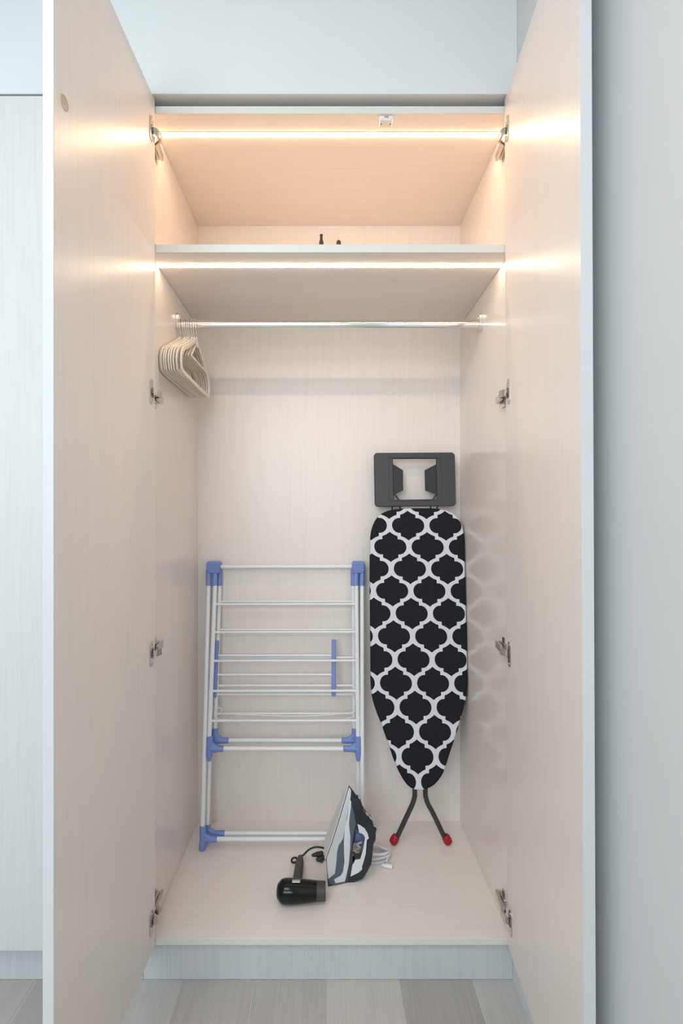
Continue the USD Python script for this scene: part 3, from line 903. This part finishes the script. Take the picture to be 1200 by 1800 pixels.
silver = [(612.9, 1383), (617.0, 1389), (616, 1402), (612.2, 1421), (608.6, 1441.5), (604, 1467), (602.8, 1474), (595.3, 1485), (592.2, 1497), (590.7, 1519), (588.4, 1535), (576.8, 1545), (574.2, 1520), (573.8, 1509), (585.2, 1463), (598.6, 1421)]
obj('skirt', iron_part(silver, 0.0012, qmin=0.0022), 'iron_silver', ir, smooth=40, label='brushed silver side skirt')
slate = [(602.8, 1474), (595.3, 1485), (592.2, 1497), (590.7, 1519), (588.4, 1535), (577.5, 1545.5), (578.5, 1553), (590, 1556), (606, 1552), (613, 1530), (617, 1505), (619, 1480), (622, 1461), (625.5, 1449), (622.6, 1432), (617.6, 1414), (612.5, 1422), (607, 1455)]
obj('tank', iron_part(slate, 0.0006), 'iron_slate', ir, smooth=40, label='slate blue water tank')
white = [(615, 1405), (617.2, 1409.4), (616.2, 1420), (615, 1429.6), (613, 1447), (614.5, 1461.7), (615.5, 1469), (615, 1492), (612.7, 1518.7), (607.7, 1542.5), (605.8, 1549), (589.5, 1552), (586.8, 1545.5), (598.5, 1539), (602.6, 1531.5), (605, 1515), (604.4, 1495), (604.2, 1478), (605.8, 1455), (610.4, 1436), (613, 1416)]
st_ = obj('side_stripe', iron_part(white, 0.0018, step=0.003), 'iron_white', ir, smooth=40, label='white side stripe with small print')
lining = [(628, 1448), (634, 1451), (640.7, 1456), (646, 1465), (648, 1473.7), (644.5, 1476), (642.5, 1501), (638, 1517), (636, 1523), (636.2, 1528), (629.7, 1534), (615.5, 1540.7), (617.5, 1530), (619.4, 1519), (621.5, 1517.3), (623.8, 1511.5), (632.8, 1510.5), (636.4, 1499), (639, 1487), (641.4, 1472), (637.4, 1465.6), (630.8, 1463.4)]
obj('handle_lining', iron_part(lining, 0.0012, step=0.003), 'iron_white', ir, smooth=40, label='white inner lining of the handle')
strip_ = [(619, 1492), (619.8, 1500), (619.5, 1512), (618, 1524), (614, 1540), (608, 1553), (605.8, 1551), (609, 1541), (613.6, 1519), (615.8, 1495)]
obj('rear_trim', iron_part(strip_, 0.0010, step=0.003), 'charcoal_plastic', ir, smooth=40)
# small print on the stripe
marks = []
for k, (x0, y0, ww, hh) in enumerate([(610.2, 1461, 2.2, 1.0), (609.6, 1464, 2.4, 1.6), (609.4, 1467, 1.0, 3.5), (608.8, 1471.5, 1.4, 2.2), (609.2, 1501.5, 2.6, 1.6), (609.6, 1507, 1.6, 1.6), (608.6, 1512, 2.0, 1.4), (608.0, 1517.5, 2.2, 1.6), (606.8, 1523, 2.0, 1.6), (606.2, 1528, 1.4, 1.4), (605.4, 1533.5, 1.4, 1.6), (603.4, 1537.5, 1.3, 1.6), (606.2, 1538.5, 0.8, 1.6)]):
    marks.append(iron_part([(x0 - ww / 2, y0 - hh / 2), (x0 + ww / 2, y0 - hh / 2), (x0 + ww / 2, y0 + hh / 2), (x0 - ww / 2, y0 + hh / 2)], 0.0020, step=0.003))
obj('print', join(*marks), 'iron_print', st_, smooth=False, label='tiny grey print')
# soleplate: pointed plate across the iron
ts = np.linspace(0, 1, 40)
wv = 0.0452 * np.clip(ts / 0.72, 0, 1) ** 0.72
so = Polygon(np.vstack([np.c_[ts * SL, wv], np.c_[ts * SL, -wv][::-1]])).buffer(-0.001).buffer(0.0015)
dn = np.array([ia[0] * sd_[0], ia[1] * sd_[0], sd_[1]])
qn = np.array([ia[0] * sq[0], ia[1] * sq[0], sq[1]])
tip3 = I0 + ia * tipp[0] + EZ * tipp[1]
m = place(bevel_plate(so, 0.0035, 0.0010), tip3 - qn * 0.0035, dn, inn, qn)
if m.volume < 0:
    m.invert()
m = trimesh.intersections.slice_mesh_plane(m, (0, 0, 1), (0, 0, ZF + 0.0005), cap=False)
obj('soleplate', m, 'sole_steel', ir, smooth=30, label='polished metal soleplate')
# controls along the top of the handle
def iron3(px, py, r):
    a = iron_plane(px, py, r)
    return I0 + ia * a[0] + EZ * a[1] + inn * r
obj('button', lathe([(0, 0.0075), (0.005, 0.0075), (0.008, 0.005)], iron3(628, 1402.5, 0), qn, 20), 'clear_button', ir, label='shiny spray button')
obj('button', lathe([(0, 0.0075), (0.010, 0.0075), (0.013, 0.005)], iron3(640.5, 1431, 0.004), qn, 20), 'clear_button', ir)
obj('button', lathe([(0, 0.0075), (0.010, 0.0075), (0.013, 0.005)], iron3(646.5, 1437.5, 0.004), qn, 20), 'clear_button', ir)
obj('spray_nozzle', lathe([(0, 0.006), (0.006, 0.006), (0.008, 0.003)], iron3(634.5, 1420, 0), qn, 18), 'charcoal_plastic', ir)
kn = iron3(656.0, 1455.5, 0)
obj('steam_dial', join(*[tube(kn + np.array([[0, 0, 0.0]]) + 0.011 * (np.cos(np.linspace(0, 2 * np.pi, 18, endpoint=False))[:, None] * dn + np.sin(np.linspace(0, 2 * np.pi, 18, endpoint=False))[:, None] * qn) + inn * o, 0.0032, 8, closed=True) for o in (-0.006, 0, 0.006)]), 'clear_button', ir, label='clear ridged dial')
gl = iron3(635.5, 1433, 0.0185)
obj('grip_trim', tube(curve([iron3(632, 1430, 0.019), iron3(637.5, 1440, 0.0192), iron3(643.5, 1447.5, 0.0192), iron3(646.5, 1445, 0.0185), iron3(643, 1438, 0.018)], 6), 0.0009, 8), 'charcoal_plastic', ir)
# mains cord, white, coiled behind the heel
pts = []
rng = np.random.default_rng(3)
for k in range(4):
    cxk, cyk = 0.163 + 0.004 * (k % 2) - 0.003 * k, 0.345 - 0.004 * k
    rx, ry = 0.052 + 0.006 * (k % 3) - 0.004 * (k == 2), 0.030 + 0.004 * ((k + 1) % 2)
    for t in np.linspace(0, 2 * np.pi, 10, endpoint=False):
        z = ZF + 0.0042 + 0.0075 * k + 0.010 * (1 + math.sin(t * 1 + k * 1.7)) * (0.25 + 0.35 * k)
        pts.append((cxk + rx * math.cos(t + 0.2 * k), cyk + ry * math.sin(t + 0.2 * k), z))
start = iron3(655, 1500, 0)
pts = pts + [(0.205, 0.315, ZF + 0.006), (0.200, 0.300, ZF + 0.0045)]
cord = obj('power_cord', tube(curve(pts, 6), 0.0036, 8), 'white_cord', ir, label='coiled white mains cord')
pc = np.array([0.197, 0.293, ZF + 0.008])
pd = np.array([0.9, -0.25, 0])
pd /= np.linalg.norm(pd)
obj('plug', lathe([(-0.012, 0.0042), (-0.002, 0.0062), (0.008, 0.0074), (0.022, 0.0074), (0.025, 0.006)], pc, pd, 20), 'white_cord', cord)

# ------------------------------------------------------------------ hair dryer lying on the base
YH = 0.135
cA = P(486.5, 1567.5, YH)
axz = ZF + 0.0356
A1, A2 = np.array([cA[0], YH, axz]), P(572, 1565.5, YH)
A2 = np.array([A2[0], YH + 0.003, axz - 0.0015])
ax = (A2 - A1) / np.linalg.norm(A2 - A1)
Lh = np.linalg.norm(A2 - A1)
hd = thing('hair_dryer', 'small glossy black hair dryer lying on the base in front of the iron', 'hair dryer', (A1[0] + 0.06, YH, ZF))
prof = [(0.0, 0.004), (0.0010, 0.014), (0.0045, 0.0225), (0.010, 0.0290), (0.017, 0.0330), (0.026, 0.0348), (0.042, 0.0350), (0.060, 0.0343), (0.080, 0.0326), (0.100, 0.0304), (0.1225, 0.0278), (0.1235, 0.0268)]
obj('body', lathe(prof, A1, ax, 56), 'gloss_black', hd)
obj('rear_grille', lathe([(-0.0008, 0.003), (0.0006, 0.0135), (0.0040, 0.0218), (0.0048, 0.0218), (0.004, 0.004)], A1 - ax * 0.0006, ax, 48), 'matte_black', hd)
obj('nozzle', lathe([(0.1228, 0.0265), (0.1232, 0.0276), (Lh - 0.003, 0.0262), (Lh, 0.0257), (Lh, 0.0232), (Lh - 0.014, 0.0228), (Lh - 0.014, 0.002)], A1, ax, 48), 'handle_black', hd, label='matt charcoal nozzle')
h0 = A1 + ax * 0.060 + np.array([0, 0.020, 0.0])
h1 = P(527.5, 1512, 0.315)
h1[2] = ZF + 0.020
hp = curve([h0, h0 * 0.6 + h1 * 0.4 + [0, 0, 0.002], h0 * 0.25 + h1 * 0.75, h1], 6)
hdl = obj('handle', tube(hp, np.interp(np.linspace(0, 1, len(hp)), [0, 0.3, 0.8, 1], [0.0155, 0.0150, 0.0135, 0.0095]), 20), 'handle_black', hd, label='charcoal handle')
b0 = A1 + ax * 0.060
obj('badge', cbox(b0[0] - 0.0125, b0[0] + 0.0125, YH - 0.010, YH + 0.002, axz + 0.0325, axz + 0.0353, 0.0006), 'badge_grey', hd, label='small grey plate')
ringc = h1 + np.array([-0.020, -0.004, -0.006])
th = np.linspace(0, 2 * np.pi, 20, endpoint=False)
obj('hanging_loop', tube(ringc + np.c_[0.0095 * np.cos(th), 0.002 * np.cos(th), 0.0085 * np.sin(th)], 0.0034, 8, closed=True), 'matte_black', hdl)
tail = h1 + (h1 - h0) / np.linalg.norm(h1 - h0) * 0.006
cpts = [h1, tail, P(533, 1503, 0.325), P(541, 1495, 0.328), P(550, 1490, 0.329), P(560, 1489, 0.330), P(570, 1491, 0.331), P(592, 1496, 0.332), P(622, 1499, 0.330), P(640, 1502, 0.325), P(641, 1509, 0.322), P(620, 1512, 0.326), P(596, 1506, 0.330), P(574, 1501, 0.333)]
for p in cpts:
    p[2] = max(p[2], ZF + 0.004)
hc = obj('power_cord', tube(curve(cpts, 6), np.r_[np.full(8, 0.0050), np.full(len(curve(cpts, 6)) - 8, 0.0031)], 10), 'black_plastic', hd)
pa, pb = P(566, 1500, 0.332), P(549, 1503.5, 0.326)
obj('plug', join(tube(np.array([pa, pa * 0.5 + pb * 0.5, pb]), [0.0075, 0.0085, 0.0048], 14), tube(np.array([P(571, 1507, 0.328), P(562, 1510, 0.322), P(557, 1511, 0.320)]), [0.007, 0.0088, 0.006], 12), tube(np.array([P(566.5, 1512, 0.318), P(564.5, 1515, 0.316)]), 0.0038, 10)), 'matte_black', hc)
